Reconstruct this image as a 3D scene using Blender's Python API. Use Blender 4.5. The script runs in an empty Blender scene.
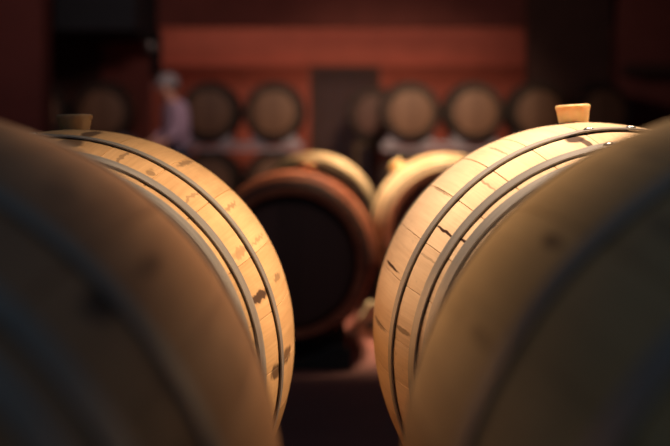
import bpy, bmesh, math, random
from mathutils import Vector, Matrix, Euler
S = bpy.context.scene
COL = S.collection
PI = math.pi
CAM_Z = 0.865          # eye height: level with the tops of the barrels
F, K = 1500.0, 1500/1150   # focal length in pixels of the 670 px frame
R0, CURV, HALF = 0.345, 0.24, 0.48   # bilge radius, bulge, half length of a barrique

# ------------------------------------------------------------------ helpers
def link(name, bm, mat=None, parent=None, smooth=True):
    me = bpy.data.meshes.new(name)
    bm.normal_update()
    bm.to_mesh(me); bm.free()
    for p in me.polygons: p.use_smooth = smooth
    o = bpy.data.objects.new(name, me); COL.objects.link(o)
    if mat: me.materials.append(mat)
    if parent: o.parent = parent
    return o
def tag(o, label=None, cat=None, group=None, kind=None):
    if label: o['label'] = label
    if cat: o['category'] = cat
    if group: o['group'] = group
    if kind: o['kind'] = kind
    return o
def empty(name, loc, rot=(0, 0, 0)):
    o = bpy.data.objects.new(name, None); COL.objects.link(o)
    o.location = loc; o.rotation_euler = rot; o.empty_display_size = .1
    return o
def copy_tree(o, parent=None):
    c = o.copy(); COL.objects.link(c)
    if parent: c.parent = parent
    for ch in list(o.children): copy_tree(ch, c)
    return c
def box(bm, x0, x1, y0, y1, z0, z1, bevel=0.0, rot=None):
    g = bmesh.ops.create_cube(bm, size=1)['verts']
    for v in g:
        v.co = Vector(((x0+x1)/2+v.co.x*(x1-x0), (y0+y1)/2+v.co.y*(y1-y0), (z0+z1)/2+v.co.z*(z1-z0)))
    if bevel:
        es = list({e for v in g for e in v.link_edges})
        bmesh.ops.bevel(bm, geom=es, offset=bevel, segments=2, affect='EDGES', profile=.6)
def prism_xz(bm, pts, y0, y1):
    a = [bm.verts.new((x, y0, z)) for x, z in pts]; b = [bm.verts.new((x, y1, z)) for x, z in pts]
    n = len(pts)
    bm.faces.new(a); bm.faces.new(b[::-1])
    for i in range(n): bm.faces.new((a[i], b[i], b[(i+1) % n], a[(i+1) % n]))
    bmesh.ops.recalc_face_normals(bm, faces=bm.faces)
def lathe(bm, prof, n=48, axis='Z', close=False):
    rings = []
    for r, h in prof:
        ring = []
        for k in range(n):
            t = 2*PI*k/n
            p = (r*math.cos(t), r*math.sin(t), h) if axis == 'Z' else (r*math.cos(t), h, r*math.sin(t))
            ring.append(bm.verts.new(p))
        rings.append(ring)
    m = len(rings)
    for i in range(m if close else m-1):
        A, B = rings[i], rings[(i+1) % m]
        for k in range(n): bm.faces.new((A[k], A[(k+1) % n], B[(k+1) % n], B[k]))
    if not close:
        bm.faces.new(rings[0]); bm.faces.new(rings[-1][::-1])
    bmesh.ops.recalc_face_normals(bm, faces=bm.faces)

# ------------------------------------------------------------------ materials
def mat(name):
    m = bpy.data.materials.new(name); m.use_nodes = True
    nt = m.node_tree; b = nt.nodes['Principled BSDF']
    return m, nt, b
def N(nt, kind, **kw):
    n = nt.nodes.new(kind)
    for k, v in kw.items(): setattr(n, k, v)
    return n
def mathn(nt, op, a, b=None, c=None, clamp=False):
    n = N(nt, 'ShaderNodeMath', operation=op, use_clamp=clamp)
    for i, x in enumerate((a, b, c)):
        if x is None: continue
        if hasattr(x, 'is_linked'): nt.links.new(x, n.inputs[i])
        else: n.inputs[i].default_value = x
    return n.outputs[0]
def mix(nt, fac, a, b, blend='MIX'):
    n = N(nt, 'ShaderNodeMix', data_type='RGBA', blend_type=blend)
    for i, x in ((0, fac), (6, a), (7, b)):
        if hasattr(x, 'is_linked'): nt.links.new(x, n.inputs[i])
        else: n.inputs[i].default_value = x if i == 0 else (*x, 1)
    return n.outputs[2]
def ramp(nt, fac, stops):
    n = N(nt, 'ShaderNodeValToRGB'); el = n.color_ramp.elements
    while len(el) < len(stops): el.new(.5)
    for e, (p, c) in zip(el, stops): e.position = p; e.color = (*c, 1) if len(c) == 3 else c
    nt.links.new(fac, n.inputs[0]); return n.outputs[0]
def noise(nt, vec, scale, detail=4, rough=.55, dist=0):
    n = N(nt, 'ShaderNodeTexNoise'); n.inputs['Scale'].default_value = scale
    n.inputs['Detail'].default_value = detail; n.inputs['Roughness'].default_value = rough
    n.inputs['Distortion'].default_value = dist
    nt.links.new(vec, n.inputs['Vector']); return n.outputs['Fac']
def mapping(nt, vec, scale=(1, 1, 1), loc=(0, 0, 0)):
    n = N(nt, 'ShaderNodeMapping'); n.inputs['Scale'].default_value = scale; n.inputs['Location'].default_value = loc
    nt.links.new(vec, n.inputs[0]); return n.outputs[0]

def oak(name, dark, light, stains=(), rough=.5, soil=.35, soilcol=(.10, .055, .03), wob_u=.0045):
    """staves: grain along the barrel (uv.y), every stave its own tint; stains = (angle, s, length along joint, width, strength)"""
    m, nt, b = mat(name)
    uv = N(nt, 'ShaderNodeUVMap', uv_map='UVMap').outputs[0]
    tint = N(nt, 'ShaderNodeAttribute', attribute_name='tint').outputs['Fac']
    fine = noise(nt, mapping(nt, uv, (210, 5, 1)), 1, 5, .6)
    broad = noise(nt, mapping(nt, uv, (38, 2.2, 1)), 1, 3, .5, .6)
    blot = noise(nt, mapping(nt, uv, (7, 5, 1)), 1, 4, .6)
    f = mathn(nt, 'ADD', mathn(nt, 'MULTIPLY', fine, .62), mathn(nt, 'MULTIPLY', broad, .50))
    f = mathn(nt, 'ADD', f, mathn(nt, 'MULTIPLY', tint, .42))
    f = mathn(nt, 'SUBTRACT', f, .26, clamp=True)
    mid = tuple((a*.45+c*.55) for a, c in zip(dark, light))
    col = ramp(nt, f, [(.18, dark), (.5, mid), (.82, light)])
    # cellar grime in cloudy patches
    g = ramp(nt, blot, [(.56, (0, 0, 0)), (.78, (1, 1, 1))])
    col = mix(nt, mathn(nt, 'MULTIPLY', g, soil), col, soilcol)
    # darker flecks (knots, rays)
    fl = noise(nt, mapping(nt, uv, (60, 22, 1), (3, 1, 0)), 1, 2, .5)
    fl = ramp(nt, fl, [(.70, (0, 0, 0)), (.78, (1, 1, 1))])
    col = mix(nt, mathn(nt, 'MULTIPLY', fl, .35), col, soilcol)
    if stains:
        geo = N(nt, 'ShaderNodeUVMap', uv_map='Place').outputs[0]
        wob = N(nt, 'ShaderNodeTexNoise'); wob.inputs['Scale'].default_value = 38; wob.inputs['Detail'].default_value = 3
        nt.links.new(geo, wob.inputs['Vector'])
        w = N(nt, 'ShaderNodeVectorMath', operation='MULTIPLY_ADD')
        nt.links.new(wob.outputs['Color'], w.inputs[0]); w.inputs[1].default_value = (wob_u, .04, 0); 
        nt.links.new(geo, w.inputs[2])
        off = N(nt, 'ShaderNodeVectorMath', operation='SUBTRACT'); nt.links.new(w.outputs[0], off.inputs[0])
        off.inputs[1].default_value = (wob_u/2, .020, 0)
        sep = N(nt, 'ShaderNodeSeparateXYZ'); nt.links.new(off.outputs[0], sep.inputs[0])
        for ang, s, ln, wd, st in stains:
            du = mathn(nt, 'DIVIDE', mathn(nt, 'SUBTRACT', sep.outputs[0], math.radians(ang)*R0), wd)
            dv = mathn(nt, 'DIVIDE', mathn(nt, 'SUBTRACT', sep.outputs[1], s), ln)
            d = mathn(nt, 'SQRT', mathn(nt, 'ADD', mathn(nt, 'MULTIPLY', du, du), mathn(nt, 'MULTIPLY', dv, dv)))
            k = mathn(nt, 'MULTIPLY', mathn(nt, 'SUBTRACT', 1.15, d), 2.6, clamp=True)
            col = mix(nt, mathn(nt, 'MULTIPLY', k, st), col, (.035, .013, .008))
    nt.links.new(col, b.inputs['Base Color'])
    b.inputs['Roughness'].default_value = rough
    b.inputs['Specular IOR Level'].default_value = .35
    bp = N(nt, 'ShaderNodeBump'); bp.inputs['Strength'].default_value = .25; bp.inputs['Distance'].default_value = .001
    nt.links.new(fine, bp.inputs['Height']); nt.links.new(bp.outputs[0], b.inputs['Normal'])
    return m
def steel(name, c0, c1, rough=.5, metal=.75):
    m, nt, b = mat(name)
    tc = N(nt, 'ShaderNodeTexCoord').outputs['Object']
    n = noise(nt, mapping(nt, tc, (9, 60, 9)), 1, 5, .65)
    nt.links.new(ramp(nt, n, [(.3, c0), (.7, c1)]), b.inputs['Base Color'])
    b.inputs['Metallic'].default_value = metal
    r = N(nt, 'ShaderNodeMapRange'); r.inputs[3].default_value = rough-.08; r.inputs[4].default_value = rough+.12
    nt.links.new(n, r.inputs[0]); nt.links.new(r.outputs[0], b.inputs['Roughness'])
    return m
def plain(name, c, rough=.7, scale=12, var=.25, bump=0, metal=0):
    m, nt, b = mat(name)
    tc = N(nt, 'ShaderNodeTexCoord').outputs['Object']
    n = noise(nt, tc, scale, 5, .6)
    nt.links.new(ramp(nt, n, [(.25, tuple(x*(1-var) for x in c)), (.75, tuple(min(1, x*(1+var)) for x in c))]), b.inputs['Base Color'])
    b.inputs['Roughness'].default_value = rough; b.inputs['Metallic'].default_value = metal
    if bump:
        bp = N(nt, 'ShaderNodeBump'); bp.inputs['Strength'].default_value = bump; bp.inputs['Distance'].default_value = .01
        nt.links.new(n, bp.inputs['Height']); nt.links.new(bp.outputs[0], b.inputs['Normal'])
    return m
def timber(name, c, rough=.75):
    m, nt, b = mat(name)
    tc = N(nt, 'ShaderNodeTexCoord').outputs['Object']
    n = noise(nt, mapping(nt, tc, (6, 40, 40)), 1, 5, .6, .5)
    nt.links.new(ramp(nt, n, [(.25, tuple(x*.6 for x in c)), (.75, tuple(min(1, x*1.25) for x in c))]), b.inputs['Base Color'])
    b.inputs['Roughness'].default_value = rough
    return m
def planks_head(name, dark, light, pitch=.09):
    """barrel head: boards along z with grain, thin dark seams"""
    m, nt, b = mat(name)
    tc = N(nt, 'ShaderNodeTexCoord').outputs['Object']
    sep = N(nt, 'ShaderNodeSeparateXYZ'); nt.links.new(tc, sep.inputs[0])
    q = mathn(nt, 'DIVIDE', sep.outputs[0], pitch)
    fr = mathn(nt, 'FRACT', mathn(nt, 'ADD', q, 20.5)); fl = mathn(nt, 'FLOOR', mathn(nt, 'ADD', q, 20.5))
    wn = N(nt, 'ShaderNodeTexWhiteNoise', noise_dimensions='1D'); nt.links.new(fl, wn.inputs['W'])
    g = noise(nt, mapping(nt, tc, (120, 6, 5)), 1, 5, .6)
    f = mathn(nt, 'ADD', mathn(nt, 'MULTIPLY', g, .6), mathn(nt, 'MULTIPLY', wn.outputs['Value'], .4))
    col = ramp(nt, f, [(.25, dark), (.75, light)])
    seam = mathn(nt, 'LESS_THAN', mathn(nt, 'ABSOLUTE', mathn(nt, 'SUBTRACT', fr, .0)), .02)
    col = mix(nt, mathn(nt, 'MULTIPLY', seam, .7), col, (.02, .012, .008))
    nt.links.new(col, b.inputs['Base Color']); b.inputs['Roughness'].default_value = .6
    return m

STAINS_L = [(19.3, .315, .062, .0075, .95), (1.0, .17, .07, .011, .75), (-.5, .285, .04, .012, .85), (83, .15, .08, .012, .8), (84, .29, .05, .02, .8), (58.6, .08, .10, .005, .55),
            (42.1, .14, .08, .0035, .45), (20, .11, .05, .006, .5), (61.7, .327, .02, .008, .5), (31.4, .30, .05, .008, .4), (10, .395, .03, .006, .4), (70, .31, .06, .003, .5), (50, .31, .06, .003, .4), (31, .11, .1, .003, .4)]
STAINS_R = [(159.6, .07, .10, .0026, 1), (102.3, .285, .03, .014, .95), (101.0, .325, .04, .006, .9), (144, .315, .07, .0024, 1), (143.2, .42, .045, .0024, 1), (171.5, .305, .05, .004, .7),
            (175, .08, .10, .004, .6), (128, .30, .08, .002, .5), (118, .12, .10, .002, .5), (164, .39, .02, .004, .4), (136, .10, .1, .002, .5), (152, .31, .06, .002, .4)]
STAINS_NL = [(42.4, .275, .035, .012, .85), (41.9, .122, .05, .007, .5), (55, .13, .05, .012, .35), (66, .31, .04, .008, .4), (25, .31, .04, .01, .4)]
STAINS_NR = [(136, .155, .035, .006, .7), (120, .12, .05, .005, .4), (150, .16, .05, .006, .4), (128, .33, .06, .008, .4)]
M = {}
M['oak_left'] = oak('oak_left', (.44, .25, .105), (.74, .475, .23), STAINS_L, soil=.3, wob_u=.017)
M['oak_right'] = oak('oak_right', (.52, .365, .22), (.78, .60, .39), STAINS_R, soil=.15)
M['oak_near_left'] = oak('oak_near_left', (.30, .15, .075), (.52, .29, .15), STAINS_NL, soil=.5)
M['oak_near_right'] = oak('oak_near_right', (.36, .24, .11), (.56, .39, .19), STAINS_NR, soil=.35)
M['oak_red'] = oak('oak_red', (.27, .062, .03), (.47, .14, .065), soil=.3, rough=.5)
M['oak_pale'] = oak('oak_pale', (.60, .38, .20), (.84, .60, .37), soil=.1)
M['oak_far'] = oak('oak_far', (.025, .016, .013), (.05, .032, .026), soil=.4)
M['head_dark'] = planks_head('head_dark', (.09, .038, .028), (.14, .06, .046))
M['head_pale'] = planks_head('head_pale', (.10, .055, .035), (.18, .10, .06))
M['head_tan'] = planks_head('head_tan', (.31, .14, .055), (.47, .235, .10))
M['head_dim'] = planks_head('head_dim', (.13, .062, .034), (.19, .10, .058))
M['hoop'] = steel('galvanised_hoop', (.27, .26, .245), (.40, .385, .36), .48, .7)
M['hoop_dark'] = steel('dark_hoop', (.05, .048, .05), (.10, .098, .10), .55, .6)
M['rivet'] = steel('rivet_steel', (.55, .54, .52), (.7, .69, .66), .25, .9)
M['rack'] = plain('painted_rack', (.33, .30, .36), .5, 20, .15, 0, .3)
M['timber'] = timber('old_timber', (.09, .055, .035))
M['timber_dark'] = timber('black_timber', (.018, .015, .014))
M['timber_pale'] = timber('pale_timber', (.72, .56, .36))
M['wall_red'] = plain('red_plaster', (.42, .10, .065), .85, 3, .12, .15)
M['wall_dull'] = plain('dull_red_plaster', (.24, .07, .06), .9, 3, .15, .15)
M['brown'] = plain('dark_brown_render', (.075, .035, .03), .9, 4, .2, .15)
M['door'] = timber('door_wood', (.075, .030, .025), .7)
M['door_frame'] = timber('door_frame_wood', (.09, .04, .03), .7)
M['duct'] = plain('dark_duct', (.006, .009, .016), .9, 5, .2)
M['ceil'] = plain('ceiling_plaster', (.10, .05, .045), .9, 3, .15)
def floor_mat():
    m, nt, b = mat('red_screed')
    tc = N(nt, 'ShaderNodeTexCoord').outputs['Object']
    n = noise(nt, tc, 2.2, 6, .65); n2 = noise(nt, tc, 40, 4, .6)
    f = mathn(nt, 'ADD', mathn(nt, 'MULTIPLY', n, .7), mathn(nt, 'MULTIPLY', n2, .3))
    nt.links.new(ramp(nt, f, [(.3, (.16, .048, .038)), (.7, (.26, .08, .062))]), b.inputs['Base Color'])
    b.inputs['Roughness'].default_value = .6
    bp = N(nt, 'ShaderNodeBump'); bp.inputs['Strength'].default_value = .2; bp.inputs['Distance'].default_value = .004
    nt.links.new(n2, bp.inputs['Height']); nt.links.new(bp.outputs[0], b.inputs['Normal'])
    return m
M['floor'] = floor_mat()
def bung_mat(name, c):
    m, nt, b = mat(name)
    tc = N(nt, 'ShaderNodeTexCoord').outputs['Object']
    n = noise(nt, tc, 60, 4, .6)
    nt.links.new(ramp(nt, n, [(.3, tuple(x*.85 for x in c)), (.7, c)]), b.inputs['Base Color'])
    b.inputs['Roughness'].default_value = .4
    b.inputs['Subsurface Weight'].default_value = .6
    b.inputs['Subsurface Radius'].default_value = (.02, .012, .004)
    b.inputs['Subsurface Scale'].default_value = .8
    return m
M['bung'] = bung_mat('amber_silicone', (.84, .60, .31))
M['bung_brown'] = bung_mat('brown_silicone', (.42, .27, .14))
M['speck'] = plain('dark_speck', (.06, .03, .01), .6)

# ------------------------------------------------------------------ barrels
def rad(s): return R0 - CURV*s*s
def P(th, r, y): return (r*math.cos(th), y, r*math.sin(th)+R0)   # barrel-local: axis on y, front end at -y, base at z=0

def stave_mesh(seed, nst=26, sub=5, stations=31, joints=()):
    rnd = random.Random(seed)
    ws = [rnd.uniform(.75, 1.3) for _ in range(nst)]; tot = sum(ws); ang = [rnd.uniform(0, .2)]
    for w in ws: ang.append(ang[-1]+w/tot*2*PI)
    bm = bmesh.new()
    tl = bm.faces.layers.float.new('tint'); uvl = bm.loops.layers.uv.new('UVMap'); pl = bm.loops.layers.uv.new('Place')
    cols = []      # (theta, dr, stave)
    e = .0009/R0
    for i in range(nst):
        a, b = ang[i], ang[i+1]
        cols.append((a, -.0022, i, False)); cols.append((a+e, 0, i, True))
        for k in range(1, sub): cols.append((a+(b-a)*k/sub, .0004*math.sin(PI*k/sub), i, False))
        cols.append((b-e, 0, i, True))
    prof = []      # (radius, s, is_outer)
    for k in range(stations):
        s = -HALF+2*HALF*k/(stations-1); prof.append((rad(s), s))
    re = rad(HALF)
    prof = [(re-.028, -HALF+.045), (re-.030, -HALF+.004), (re-.026, -HALF), (re-.003, -HALF)]+prof[:]+[(re-.003, HALF), (re-.026, HALF), (re-.030, HALF-.004), (re-.028, HALF-.045)]
    grid = [[bm.verts.new(P(th, r+dr, -s)) for th, dr, _, _ in cols] for r, s in prof]
    n = len(cols); tints = [rnd.random() for _ in range(nst)]; offs = [rnd.uniform(0, 40) for _ in range(nst)]
    for j in range(len(prof)-1):
        for k in range(n):
            k2 = (k+1) % n
            f = bm.faces.new((grid[j][k], grid[j][k2], grid[j+1][k2], grid[j+1][k]))
            st = cols[k][2]; f[tl] = tints[st]
            th0 = cols[k][0]; th1 = cols[k2][0] if k2 else cols[0][0]+2*PI
            for lp, th, jj in zip(f.loops, (th0, th1, th1, th0), (j, j, j+1, j+1)):
                lp[uvl].uv = (th*R0+offs[st], prof[jj][1]+offs[st]*1.7)
                t = th if th <= 1.5*PI else th-2*PI
                if th1 > 1.5*PI and th0 >= 1.5*PI-.0001: t = th-2*PI
                lp[pl].uv = (t*R0, prof[jj][1])
    for j in range(len(prof)-1):
        for k in range(n):
            if cols[k][3]:
                ed = bm.edges.get((grid[j][k], grid[j+1][k]))
                if ed: ed.smooth = False
    for j in (1, 2, 3, 4, len(prof)-5, len(prof)-4, len(prof)-3, len(prof)-2):
        for k in range(n):
            ed = bm.edges.get((grid[j][k], grid[j][(k+1) % n]))
            if ed: ed.smooth = False
    bmesh.ops.recalc_face_normals(bm, faces=bm.faces)
    return bm

def hoop_mesh(s0, s1, n=160, lap=None, thick=.0022):
    """steel band from s0 to s1 (towards the front end = +s); narrower end stands a little off the staves"""
    bm = bmesh.new()
    lift0, lift1 = (.0002, .0022) if s1 > 0 else (.0022, .0002)
    pr = []
    m = 4
    for k in range(m+1):
        s = s0+(s1-s0)*k/m; pr.append((rad(s)+lift0+(lift1-lift0)*k/m+thick, s))
    for k in range(m, -1, -1):
        s = s0+(s1-s0)*k/m; pr.append((rad(s)+lift0+(lift1-lift0)*k/m, s))
    rings = []
    for r, s in pr:
        ring = []
        for k in range(n):
            th = 2*PI*k/n
            d = 0
            if lap is not None:       # the end of the strip laps over itself
                q = (th-lap+PI) % (2*PI)-PI
                if abs(q) < .17: d = .0016*min(1, (.17-abs(q))/.02)
            ring.append(bm.verts.new(P(th, r+d, -s)))
        rings.append(ring)
    for i in range(len(rings)):
        A, B = rings[i], rings[(i+1) % len(rings)]
        for k in range(n): bm.faces.new((A[k], A[(k+1) % n], B[(k+1) % n], B[k]))
    bmesh.ops.recalc_face_normals(bm, faces=bm.faces)
    for i in (0, m, m+1, 2*m+1):
        for k in range(n):
            ed = bm.edges.get((rings[i][k], rings[i][(k+1) % n]))
            if ed: ed.smooth = False
    return bm

def rivet_mesh(th, s, r=.0078):
    bm = bmesh.new()
    prof = [(r*1.0, 0), (r*.95, .0012), (r*.75, .0026), (r*.4, .0036), (.0004, .004)]
    lathe(bm, prof, 14)
    nrm = Vector((math.cos(th), 0, math.sin(th)))
    rot = nrm.to_track_quat('Z', 'Y').to_matrix().to_4x4()
    bm.transform(Matrix.Translation(Vector(P(th, rad(s)+.0048, -s))) @ rot)
    return bm

def head_mesh(sign):
    bm = bmesh.new()
    r = rad(HALF)-.0285; y = -sign*(HALF-.04)
    n = 72
    prof = [(.001, y), (r-.03, y), (r-.004, y+sign*.006), (r-.004, y+sign*.024), (.001, y+sign*.024)]
    rings = [[bm.verts.new(P(2*PI*k/n, rr, yy)) for k in range(n)] for rr, yy in prof]
    for i in range(len(rings)-1):
        for k in range(n): bm.faces.new((rings[i][k], rings[i][(k+1) % n], rings[i+1][(k+1) % n], rings[i+1][k]))
    bm.faces.new(rings[0]); bm.faces.new(rings[-1])
    bmesh.ops.recalc_face_normals(bm, faces=bm.faces)
    return bm

def bung_mesh(th, r0=.024, r1=.0295, h=.036):
    bm = bmesh.new()
    prof = [(r0*.9, -.016), (r0, .0), (r0+(r1-r0)*.5, h*.55), (r1, h-.003), (r1-.0015, h-.0008), (r1-.004, h), (r1*.4, h-.001)]
    lathe(bm, prof, 40)
    nrm = Vector((math.cos(th), 0, math.sin(th)))
    rot = nrm.to_track_quat('Z', 'Y').to_matrix().to_4x4()
    bm.transform(Matrix.Translation(Vector(P(th, R0, 0))) @ rot)
    return bm

HOOPS = [(.225, .261), (.365, .402), (.427, .464)]
def barrel(label, centre, yaw, pitch, stave_mat, head_mat, hoop_mat, seed, bung=90, bung_kw=None, bung_mat='bung',
           hoops=HOOPS, laps=None, group=None, rivets=True):
    rot = Euler((-pitch, 0, yaw))
    base = Vector(centre)+rot.to_matrix() @ Vector((0, 0, -R0))
    t = empty('wine_barrel', base, rot)
    tag(t, label, 'barrel', group)
    link('stave_shell', stave_mesh(seed), M[stave_mat], t)
    rnd = random.Random(seed+5)
    for sgn in (1, -1):
        for i, (a, b) in enumerate(hoops):
            lap = math.radians(laps[i]) if (laps and sgn > 0) else rnd.uniform(0, 2*PI)
            h = link('hoop', hoop_mesh(a, b, lap=lap) if sgn > 0 else hoop_mesh(-b, -a, lap=lap), M[hoop_mat], t)
            if rivets:
                for d in (-.0925, .0925):
                    link('rivet', rivet_mesh(lap+d, sgn*(a+b)/2), M['rivet'], h)
    for sgn in (1, -1): link('head', head_mesh(sgn), M[head_mat], t)
    if bung is not None:
        link('bung', bung_mesh(math.radians(bung), **(bung_kw or {})), M[bung_mat], t)
    return t

def C(x, y, zrel): return (x, y, CAM_Z+zrel)
BG = 'large oak barrels along the aisle'
b_ml = barrel('tan oak barrel in sharp focus left of the aisle, brown bung on top',
              C(-.411, 2.414, -.332), .006, .010, 'oak_left', 'head_pale', 'hoop', 11, 91.4, dict(h=.025), 'bung_brown', laps=(100.2, 140, 200))
b_mr = barrel('pale oak barrel in sharp focus right of the aisle, amber bung on top',
              C(.409, 2.439, -.320), .019, -.002, 'oak_right', 'head_pale', 'hoop', 23, 93.5, dict(h=.030, r1=.0285), laps=(92, 92.3, 20))
b_nl = barrel('blurred brown barrel nearest the camera at the left, several hoops showing',
              C(-.382, 1.140, -.313), .017, -.013, 'oak_near_left', 'head_pale', 'hoop', 37, 100, bung_mat='bung_brown', laps=(150, 200, 220))
b_nr = barrel('blurred olive tan barrel nearest the camera at the right, one hoop showing',
              C(.396, 1.188, -.308), -.011, .008, 'oak_near_right', 'head_pale', 'hoop', 41, 60, bung_mat='bung_brown',
              hoops=[(.225, .261), (.427, .464)], laps=(30, 40))
b_bl = barrel('dark reddish barrel in the middle of the aisle, black head towards us',
              C(-.176, 4.77*K, -.479), 0, 0, 'oak_red', 'head_dark', 'hoop_dark', 53, 80, dict(r0=.03, r1=.034, h=.045), rivets=False)
b_br = barrel('pale barrel with bright lit shoulder and dark head, behind the sharp right barrel',
              C(.507, 5.30*K, -.415), 0, 0, 'oak_pale', 'head_dark', 'hoop_dark', 61, 128, dict(r0=.03, r1=.034, h=.04), rivets=False)
b_bb = barrel('pale barrel whose lit top peeks out behind the dark reddish barrel',
              C(-.115, 6.25*K, -.425), 0, 0, 'oak_pale', 'head_dark', 'hoop_dark', 67, None, rivets=False)

# cradles that carry these barrels: two shaped cross beams on two runners
def cradle(b, label, m='timber'):
    z = b.location.z; x, y = b.location.x, b.location.y
    t = empty('barrel_cradle', (x, y, 0), (0, 0, b.rotation_euler.z)); tag(t, label, 'cradle', )
    pit = b.rotation_euler.x
    for s in (-.19, .19):
        r = rad(.155)+.001
        zc = z+R0+(s+math.copysign(.035, s)*0)*math.sin(-pit)-abs(.035*math.sin(pit))-.001
        # axis height at local y = -s
        w = .22
        pts = [(-w, .03)] if z > .1 else [(-w, 0)]
        zb = pts[0][1]
        pts = [(-w, zb), (w, zb)]
        top = []
        for k in range(13):
            a = -PI/2+math.radians(34)-math.radians(68)*k/12
            top.append((r*1.0*math.cos(a), zc+r*1.0*math.sin(a)))
        zt = top[0][1]
        pts += [(w, zt)]+top+[(-w, zt)]
        bm = bmesh.new(); prism_xz(bm, pts, -s-.03, -s+.03)
        link('saddle_beam', bm, M[m], t, False)
    if z > .1:
        for sx in (-1, 1):
            bm = bmesh.new(); box(bm, sx*.15-.035, sx*.15+.035, -.40, .40, 0, .03, .004)
            link('runner', bm, M[m], t, False)
    return t
cradle(b_ml, 'low timber cradle under the sharp left barrel')
cradle(b_mr, 'low timber cradle under the sharp right barrel')
cradle(b_nl, 'low timber cradle under the nearest left barrel')
cradle(b_nr, 'low timber cradle under the nearest right barrel')
cradle(b_bl, 'black timber bearer under the dark reddish barrel', 'timber_dark')
cradle(b_br, 'timber bearer under the pale barrel with dark head')
cradle(b_bb, 'timber bearer under the pale barrel behind the reddish one')

# chocks on the floor between the barrels
def chock(label, x0, x1, y0, y1, h, m, hole=False):
    t = empty('barrel_chock', ((x0+x1)/2, (y0+y1)/2, 0)); tag(t, label, 'chock')
    w = (x1-x0)/2; d = (y1-y0)/2
    pts = [(-w, 0), (w, 0), (w, h*.8), (w*.8, h), (w*.35, h)]
    for k in range(1, 5):
        u = k/5; pts.append((w*.35-(1.35*w)*u, h-(h*.75)*u**.6))
    pts.append((-w, h*.2))
    bm = bmesh.new(); prism_xz(bm, pts, -d, d)
    bmesh.ops.bevel(bm, geom=[e for e in bm.edges], offset=.004, segments=2, affect='EDGES')
    link('wedge', bm, M[m], t, False)
    if hole:
        bm = bmesh.new(); lathe(bm, [(.017, -.003), (.02, .0), (.02, .004), (.012, .004), (.011, -.001), (.0005, -.001)], 24, 'Y')
        o = link('knot_hole', bm, M['timber_dark'], t); o.location = (w*.55, -d-.004, h*.36); o['label'] = 'dark round hole'
    return t
chock('pale wooden chock with a dark hole on the floor between the two back barrels', .055, .185, 5.0*K-.05, 5.0*K+.05, .15, 'timber_pale', True)
chock('black wooden chock at the foot of the dark reddish barrel', -.17, .06, 4.77*K-.64, 4.77*K-.54, .085, 'timber_dark')

# ------------------------------------------------------------------ far racks of barrels
def far_barrel():
    t = empty('wine_barrel', (0, 0, 0)); tag(t, 'x', 'barrel', 'barrels on the far racks')
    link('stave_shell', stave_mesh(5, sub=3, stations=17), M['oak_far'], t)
    for sgn in (1, -1):
        for a, b in HOOPS:
            link('hoop', hoop_mesh(a, b, 96) if sgn > 0 else hoop_mesh(-b, -a, 96), M['hoop_dark'], t)
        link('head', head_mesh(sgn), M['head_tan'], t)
    return t
PX = 90.0; YF = F/PX      # rack distance: 90 px per metre
def fx(px, k=PX): return (px-335)/k
UP, LOW = 1.145, .395
spots = [
    (44, UP, 0, 'dim far barrel on a rack, partly behind the dark red column at the left', 1),
    (108, UP, 0, 'dim far barrel with a dusky head, on a rack left of the standing person', 1),
    (212, UP, 0, 'far barrel with dull tan head, on a rack just right of the standing person', 0),
    (275, UP, 0, 'far barrel with tan head, on a rack next left of the brown doorway', 0),
    (409, UP, 0, 'far barrel with the brightest tan head, on a rack next right of the brown doorway', 0),
    (471.6, UP, 0, 'far barrel with tan head, second on the racks right of the brown doorway', 0),
    (534, UP, 0, 'far barrel with dusky head, third on the racks right of the brown doorway', 1),
    (596.5, UP, 0, 'darkest far barrel, behind the amber bung of the sharp right barrel', 1),
    (212, LOW, 0, 'far barrel in the lower tier, under the one right of the person', 1),
    (275, LOW, 0, 'far barrel in the lower tier, left below the brown doorway', 1),
    (409, LOW, 0, 'far barrel in the lower tier, under the brightest tan head', 1),
    (471.6, LOW, 0, 'far barrel in the lower tier, second right of the brown doorway', 1),
]
proto = far_barrel(); first = True
for px, z, dy, lab, dim in spots:
    o = proto if first else copy_tree(proto); first = False
    o.location = (fx(px), YF+dy, z-R0); o['label'] = lab
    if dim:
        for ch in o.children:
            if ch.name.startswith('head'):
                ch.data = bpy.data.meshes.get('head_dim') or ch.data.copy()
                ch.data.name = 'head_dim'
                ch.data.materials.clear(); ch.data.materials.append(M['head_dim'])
o = copy_tree(proto); o.location = ((374-335)/82, 14.05*K, UP-R0); o['label'] = 'dark far barrel half hidden left of the brightest tan head'
for ch in o.children:
    if ch.name.startswith('head'):
        ch.data = bpy.data.meshes.get('head_black') or ch.data.copy()
        ch.data.name = 'head_black'; ch.data.materials.clear(); ch.data.materials.append(M['head_dark'])

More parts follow.
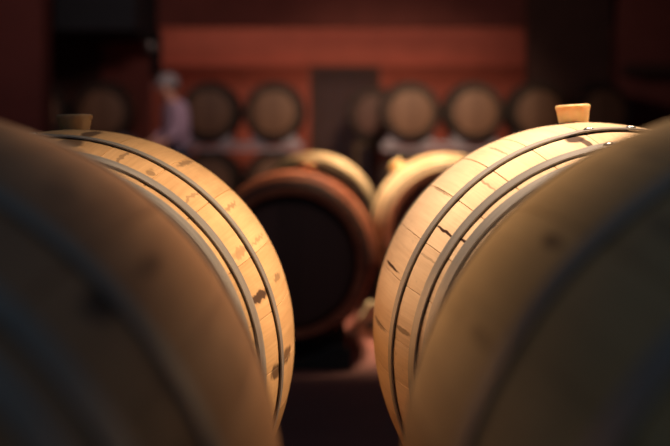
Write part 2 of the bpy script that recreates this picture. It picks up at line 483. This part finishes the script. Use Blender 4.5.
def rack(px0, px1, z0, z1, label, y=YF):
    x0, x1 = fx(px0)-.30, fx(px1)+.30
    cx = (x0+x1)/2; w = (x1-x0)/2
    t = empty('barrel_rack', (cx, y, z0)); tag(t, label, 'rack', 'steel racks along the far wall')
    h = z1-z0
    for yy in (-.31, .31):
        bm = bmesh.new(); box(bm, -w, w, yy-.02, yy+.02, h-.035, h, .004); link('top_rail', bm, M['rack'], t, False)
        bm = bmesh.new(); box(bm, -w, w, yy-.02, yy+.02, 0, .03, .004); link('bottom_rail', bm, M['rack'], t, False)
        for xx in (-w+.02, -w*.33, w*.33, w-.02):
            bm = bmesh.new(); box(bm, xx-.02, xx+.02, yy-.02, yy+.02, .03, h-.035); link('post', bm, M['rack'], t, False)
        for q in (fx(px0)-cx, fx(px1)-cx):
            for sx in (-1, 1):
                r = rad(.285)+.002; zc = h+rad(.285)+.002
                top = [(q+sx*dx, zc-math.sqrt(r*r-dx*dx)) for dx in (.08, .11, .14, .17, .20, .22)]
                bm = bmesh.new(); prism_xz(bm, top+[(q+sx*.24, top[-1][1]), (q+sx*.24, h), (q+sx*.08, h)], yy-.02, yy+.02)
                link('saddle', bm, M['rack'], t, False)
    for xx in (-w+.02, w-.02):
        bm = bmesh.new(); box(bm, xx-.015, xx+.015, -.28, .28, 0, .03); link('cross_bar', bm, M['rack'], t, False)
    return t
ZT = UP-rad(.285)-.002
rack(212, 275, LOW+rad(.285)+.004, ZT, 'pale steel rack under the two tan barrels left of the doorway')
rack(409, 471.6, LOW+rad(.285)+.004, ZT, 'pale steel rack under the two tan barrels right of the doorway')
rack(534, 596.5, 0, ZT, 'tall steel rack under the dusky barrels at the far right')
rack(44, 108, 0, ZT, 'tall steel rack under the dim barrels at the far left')
zl = LOW-rad(.285)-.002
rack(212, 275, 0, zl, 'low floor rack under the lower tier left of the doorway')
rack(409, 471.6, 0, zl, 'low floor rack under the lower tier right of the doorway')
st = empty('barrel_stand', ((374-335)/82, 14.05*K, 0)); tag(st, 'dark timber stand under the half hidden far barrel', 'stand')
for yy in (-.315, .315):
    bm = bmesh.new(); box(bm, -.25, .25, yy-.03, yy+.03, UP-rad(.27)-.07, UP-rad(.27)-.003, .004); link('beam', bm, M['timber'], st, False)
    for xx in (-.22, .22):
        bm = bmesh.new(); box(bm, xx-.03, xx+.03, yy-.03, yy+.03, 0, UP-rad(.27)-.07); link('leg', bm, M['timber'], st, False)

# ------------------------------------------------------------------ the room
WY = 15.0*K
def struct(name, bm, m, parent=None):
    o = link(name, bm, M[m], parent, False)
    if not parent: o['kind'] = 'structure'
    return o
bm = bmesh.new(); box(bm, -5, 5, -1.2, WY+.2, -.1, 0); struct('floor', bm, 'floor')
DX0, DX1, DZ = (310-335)/76.7, (380-335)/76.7, CAM_Z+(138-66)/76.7
bm = bmesh.new()
box(bm, -5, DX0, WY, WY+.2, 0, 3.6); box(bm, DX1, 5, WY, WY+.2, 0, 3.6); box(bm, DX0, DX1, WY, WY+.2, DZ, 3.6)
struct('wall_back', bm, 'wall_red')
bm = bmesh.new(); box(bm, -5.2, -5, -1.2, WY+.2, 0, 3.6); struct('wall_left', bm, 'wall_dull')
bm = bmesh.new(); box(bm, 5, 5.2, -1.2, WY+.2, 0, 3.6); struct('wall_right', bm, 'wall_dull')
bm = bmesh.new(); box(bm, -5.2, 5.2, 7.0, WY+.2, 3.6, 3.7); struct('ceiling', bm, 'ceil')
# door in the back wall
bm = bmesh.new()
for k in range(6):
    w = (DX1-DX0-.1)/6; box(bm, DX0+.05+k*w+.003, DX0+.05+(k+1)*w-.003, WY+.06, WY+.10, 0.01, DZ-.05, .004)
d = link('door_1', bm, M['door'], None, False); d['kind'] = 'structure'
bm = bmesh.new(); box(bm, DX0, DX0+.05, WY+.01, WY+.15, 0, DZ); box(bm, DX1-.05, DX1, WY+.01, WY+.15, 0, DZ); box(bm, DX0+.05, DX1-.05, WY+.01, WY+.15, DZ-.05, DZ)
link('door_frame', bm, M['door_frame'], d, False)
bm = bmesh.new(); lathe(bm, [(.012, 0), (.012, .03), (.026, .035), (.026, .06), (.01, .068)], 16, 'Y')
h = link('door_handle', bm, M['hoop_dark'], d); h.location = (DX1-.12, WY-.01, 1.0)
# moulding along the wall level with the door head, and the bulkhead that hides the wall washers
bm = bmesh.new(); box(bm, -3, DX0, WY-.05, WY, DZ-.02, DZ+.04, .006); box(bm, DX1, 3, WY-.05, WY, DZ-.02, DZ+.04, .006); struct('trim_1', bm, 'wall_red')
BZ = CAM_Z+(138-27)/(F/(14.1*K))
bm = bmesh.new(); box(bm, -2.9, 5, 14.1*K, 14.1*K+.2, BZ, 3.6); struct('trim_2', bm, 'wall_dull')
# columns and side pieces
def pxat(px, y): return (px-335)*y/F
def zat(py, y): return CAM_Z+(138-py)*y/F
y = 8.6*K
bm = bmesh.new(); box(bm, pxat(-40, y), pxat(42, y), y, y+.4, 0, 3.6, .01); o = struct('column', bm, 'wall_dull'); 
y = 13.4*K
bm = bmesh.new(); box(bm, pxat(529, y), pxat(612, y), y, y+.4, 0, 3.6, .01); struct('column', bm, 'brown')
y = 13.6*K
bm = bmesh.new()      # side wall at the right with a segment-arched corner
pts = [(pxat(613, y), 0), (5, 0), (5, 3.6), (pxat(650, y), 3.6)]
for k in range(9):
    a = math.radians(90+90*k/8); pts.append((pxat(650, y)+.44*math.cos(a), 2.2+.9*math.sin(a)))
prism_xz(bm, pts, y-.25, y-.05); struct('wall_recess', bm, 'wall_dull')
bm = bmesh.new(); box(bm, pxat(625, y-.45), 5, y-.6, y-.25, zat(76, y-.45), zat(64, y-.45), .008); struct('trim_3', bm, 'brown')
y = 14.4*K
bm = bmesh.new(); box(bm, -5, pxat(100, y), y, y+.2, 0, 3.6); struct('wall_partition', bm, 'brown')
bm = bmesh.new(); box(bm, pxat(100, y), pxat(150, y), y+.1, y+.25, 0, 3.6); struct('wall_pier', bm, 'wall_dull')
y = 12.0*K
t = empty('air_duct', (pxat(96, y), y, zat(10, y))); tag(t, 'dark air duct under the ceiling at the upper left', 'duct')
bm = bmesh.new(); box(bm, -.40, .38, 0, 2.0, -.18, 3.6-zat(10, y)-.03, .02); link('duct_body', bm, M['duct'], t, False)
for yy in (.0, 1.0, 1.96):
    bm = bmesh.new(); box(bm, -.43, .41, yy-.015, yy+.015, -.21, 3.6-zat(10, y), .004); link('flange', bm, M['duct'], t, False)

# wall lamp (unlit) on the pier at the left
y = 14.4*K+.05
t = empty('wall_lamp', (pxat(155, y), y-.0, zat(50, y))); tag(t, 'unlit dark wall lamp with a pale globe above the standing person', 'lamp')
bm = bmesh.new(); box(bm, -.05, .07, .0, .05, -.34, .24, .01); link('back_plate', bm, M['duct'], t, False)
bm = bmesh.new(); box(bm, -.03, .03, -.18, .0, -.06, -.03, .005); link('arm', bm, M['duct'], t, False)
bm = bmesh.new(); bmesh.ops.create_uvsphere(bm, u_segments=24, v_segments=16, radius=.065); 
for v in bm.verts: v.co += Vector((-.06, -.16, .035))
M['globe'] = plain('milk_glass', (.62, .62, .66), .25, 5, .05); link('globe', bm, M['globe'], t)
bm = bmesh.new(); lathe(bm, [(.03, -.06), (.055, -.05), (.06, -.03), (.04, -.025)], 20); 
for v in bm.verts: v.co += Vector((-.06, -.16, .0))
link('cup', bm, M['duct'], t)
bm = bmesh.new(); box(bm, -.06, .08, 0.05, .10, -.36, .26); struct('trim_4', bm, 'wall_dull').location = t.location

# ------------------------------------------------------------------ the person standing by the racks
def skinned(name, verts, edges, m, parent, sub=2, root=0):
    me = bpy.data.meshes.new(name); me.from_pydata([v[:3] for v in verts], edges, [])
    o = bpy.data.objects.new(name, me); COL.objects.link(o); me.materials.append(m); o.parent = parent
    o.modifiers.new('Skin', 'SKIN').use_smooth_shade = True
    lay = me.skin_vertices[0] if me.skin_vertices else None
    if lay is None:
        bmx = bmesh.new(); bmx.from_mesh(me); bmx.verts.layers.skin.verify(); bmx.to_mesh(me); bmx.free(); lay = me.skin_vertices[0]
    for i, v in enumerate(verts):
        r = v[3]; lay.data[i].radius = (r, r) if not isinstance(r, tuple) else r
        lay.data[i].use_root = (i == root)
    s = o.modifiers.new('Sub', 'SUBSURF'); s.levels = sub; s.render_levels = sub
    return o
M['skin'] = plain('skin', (.62, .34, .27), .55, 20, .08)
M['shirt'] = plain('lavender_shirt', (.40, .29, .42), .85, 30, .12)
M['trousers'] = plain('navy_trousers', (.03, .035, .06), .85, 30, .15)
M['cap'] = plain('grey_cap', (.26, .25, .28), .85, 40, .1)
M['shoe'] = plain('black_shoe', (.02, .02, .02), .5, 30, .1)
M['eye'] = plain('dark_eye', (.03, .02, .02), .2)
M['lips'] = plain('lips', (.5, .2, .18), .5)
def person(loc, rz):
    t = empty('person', loc, (0, 0, rz)); t.scale = (.91, .91, .91); tag(t, 'person in lavender shirt and grey cap standing sideways by the far racks, head bowed', 'person')
    V = []; E = []
    def add(x, y, z, r, p=None):
        V.append((x, y, z, r)); i = len(V)-1
        if p is not None: E.append((p, i))
        return i
    pel = add(0, .03, .84, .125); wa = add(0, .03, 1.0, .115, pel); ch = add(0, .01, 1.2, .13, wa); nb = add(0, -.02, 1.345, .075, ch)
    nk = add(0, -.05, 1.39, .05, nb); hd = add(0, -.085, 1.46, .075, nk); hd2 = add(0, -.095, 1.55, .088, hd)
    add(0, -.175, 1.475, .013, hd)                       # nose
    for sx in (-1, 1):
        add(sx*.088, -.07, 1.485, .014, hd)              # ear
        sh = add(sx*.165, .0, 1.30, .055, ch); el = add(sx*.215, -.02, 1.03, .042, sh); wr = add(sx*.17, -.20, .90, .028, el)
        pm = add(sx*.155, -.27, .87, .034, wr)
        for k, (dx, ln) in enumerate(((-.03, .075), (-.01, .088), (.010, .083), (.028, .066))):
            f1 = add(sx*.155+dx, -.305, .855, .0095, pm); f2 = add(sx*.155+dx, -.305-ln*.45, .835, .009, f1); add(sx*.155+dx*.95, -.305-ln*.7, .80, .008, f2)
        th = add(sx*(.155-.045), -.265, .865, .011, wr); add(sx*(.155-.058), -.305, .85, .0095, th)
        hp = add(sx*.085, .03, .72, .09, pel); kn = add(sx*.095, .0, .45, .06, hp); an = add(sx*.095, .03, .09, .04, kn); add(sx*.1, -.10, .04, .035, an)
    skinned('body', V, E, M['skin'], t, 2, pel)
    V2 = []; E2 = []
    def add2(x, y, z, r, p=None):
        V2.append((x, y, z, r)); i = len(V2)-1
        if p is not None: E2.append((p, i))
        return i
    a = add2(0, .03, .75, .172); b = add2(0, .03, .99, .155, a); c = add2(0, .01, 1.2, .155, b); add2(0, -.025, 1.35, .085, c)
    for sx in (-1, 1):
        s1 = add2(sx*.175, .0, 1.29, .075, c); e1 = add2(sx*.22, -.02, 1.03, .058, s1); add2(sx*.18, -.165, .92, .043, e1)
    skinned('shirt', V2, E2, M['shirt'], t, 2, a)
    V3 = []; E3 = []
    V3 += [(0, .03, .86, .142), (0, .03, .99, .136)]; E3.append((0, 1))
    for sx in (-1, 1):
        i = len(V3); V3 += [(sx*.085, .03, .70, .105), (sx*.097, .0, .45, .082), (sx*.097, .03, .09, .068)]; E3 += [(0, i), (i, i+1), (i+1, i+2)]
    skinned('trousers', V3, E3, M['trousers'], t, 2, 0)
    for sx in (-1, 1):
        bm = bmesh.new(); bmesh.ops.create_uvsphere(bm, u_segments=20, v_segments=12, radius=1)
        for v in bm.verts:
            v.co = Vector((sx*.1+v.co.x*.048, -.045+v.co.y*.14, max(0, .045+v.co.z*.05)))
        link('shoe', bm, M['shoe'], t)
        bm = bmesh.new(); bmesh.ops.create_uvsphere(bm, u_segments=12, v_segments=8, radius=.011)
        for v in bm.verts: v.co += Vector((sx*.032, -.162, 1.505))
        link('eye', bm, M['eye'], t)
    bm = bmesh.new(); bmesh.ops.create_uvsphere(bm, u_segments=16, v_segments=8, radius=1)
    for v in bm.verts: v.co = Vector((v.co.x*.024, -.155+v.co.y*.012, 1.432+v.co.z*.006))
    link('mouth', bm, M['lips'], t)
    bm = bmesh.new(); bmesh.ops.create_uvsphere(bm, u_segments=24, v_segments=14, radius=1)
    for v in bm.verts: v.co = Vector((v.co.x*.099, -.055+v.co.y*.088, 1.505+v.co.z*.075))
    link('hair', bm, M['speck'], t)
    # cap: dome, band and peak
    bm = bmesh.new(); bmesh.ops.create_uvsphere(bm, u_segments=28, v_segments=16, radius=1)
    for v in bm.verts:
        z = max(v.co.z, -.25); v.co = Vector((v.co.x*.112, -.08+v.co.y*.125, 1.545+z*.115))
    cap = link('cap', bm, M['cap'], t)
    bm = bmesh.new(); bmesh.ops.create_uvsphere(bm, u_segments=24, v_segments=10, radius=1)
    for v in bm.verts: v.co = Vector((v.co.x*.085, -.205+v.co.y*.075, 1.525+v.co.z*.009-.15*(-v.co.y*.075)))
    link('peak', bm, M['cap'], cap)
    return t
person((pxat(175, 11.4*K), 11.4*K, 0), math.radians(-62))

# ------------------------------------------------------------------ light
def spot(name, loc, target, energy, color, angle, blend=1, size=.08):
    l = bpy.data.lights.new(name, 'SPOT'); l.energy = energy; l.color = color; l.spot_size = math.radians(angle); l.spot_blend = blend; l.shadow_soft_size = size
    o = bpy.data.objects.new(name, l); COL.objects.link(o); o.location = loc
    o.rotation_euler = (Vector(target)-Vector(loc)).to_track_quat('-Z', 'Y').to_euler(); return o
def area(name, loc, target, energy, color, sx, sy):
    l = bpy.data.lights.new(name, 'AREA'); l.energy = energy; l.color = color; l.shape = 'RECTANGLE'; l.size = sx; l.size_y = sy
    o = bpy.data.objects.new(name, l); COL.objects.link(o); o.location = loc
    o.rotation_euler = (Vector(target)-Vector(loc)).to_track_quat('-Z', 'Y').to_euler(); return o
WARM = (1.0, .74, .46)
spot('ceiling_or_fill_spot', (1.25, 2.75, 2.7), (.0, 2.35, .62), 390, (1, .70, .44), 25)
spot('ceiling_or_fill_spot', (.12, 2.6, 2.75), (.17, 2.32, .82), 310, (1, .74, .56), 25)
spot('ceiling_or_fill_spot', (.40, 2.3, 2.7), (.12, 1.76, .80), 300, (1, .68, .43), 41)
spot('ceiling_or_fill_spot', (.0, 3.4, 3.0), (.1, 5.8, .4), 15, (1, .74, .62), 34)  # added weak front fill, lifts the dark heads of the back barrels
spot('ceiling_or_fill_spot', (.38, 6.6, 2.3), (.16, 6.55, .50), 560, WARM, 54, 1, .12)
spot('ceiling_or_fill_spot', (.85, 7.5, 2.2), (.06, 8.0, .74), 620, WARM, 20, 1, .1)
spot('ceiling_or_fill_spot', (-1.1, 8.4, 3.3), (-2.6, 11.2, 1.7), 45, (1, .66, .58), 50, 1, .15)  # spot added only to brighten the dark red column at the left
spot('ceiling_or_fill_spot', (1.0, 12.0, 3.2), (.7, 16.3, 1.1), 880, (1, .68, .44), 46, 1, .15)
spot('ceiling_or_fill_spot', (-1.0, 12.4, 2.5), (-.7, 16.5, 1.6), 130, (1, .70, .58), 125, .8, .2)  # broad warm fill added to raise the ambient level at the far end
area('wall_washer', (-.1, WY-.35, 3.15), (-.1, WY-.02, 1.9), 26, (1, .76, .6), 4.4, .15)
w = bpy.data.worlds.new('World'); S.world = w; w.use_nodes = True
bg = w.node_tree.nodes['Background']; bg.inputs[0].default_value = (.55, .75, 1, 1); bg.inputs[1].default_value = .075

# ------------------------------------------------------------------ camera
cam = bpy.data.cameras.new('Camera'); co = bpy.data.objects.new('Camera', cam); COL.objects.link(co)
co.location = (0, 0, CAM_Z); co.rotation_euler = (PI/2, 0, 0)
cam.sensor_width = 36; cam.lens = F/670*36
cam.shift_y = -85/670
cam.clip_start = .02
cam.dof.use_dof = True; cam.dof.focus_distance = 2.16; cam.dof.aperture_fstop = 3.3; cam.dof.aperture_blades = 9
S.camera = co
S.view_settings.view_transform = 'Standard'; S.view_settings.look = 'None'
S.view_settings.exposure = 0; S.view_settings.gamma = 1; S.view_settings.use_curve_mapping = False
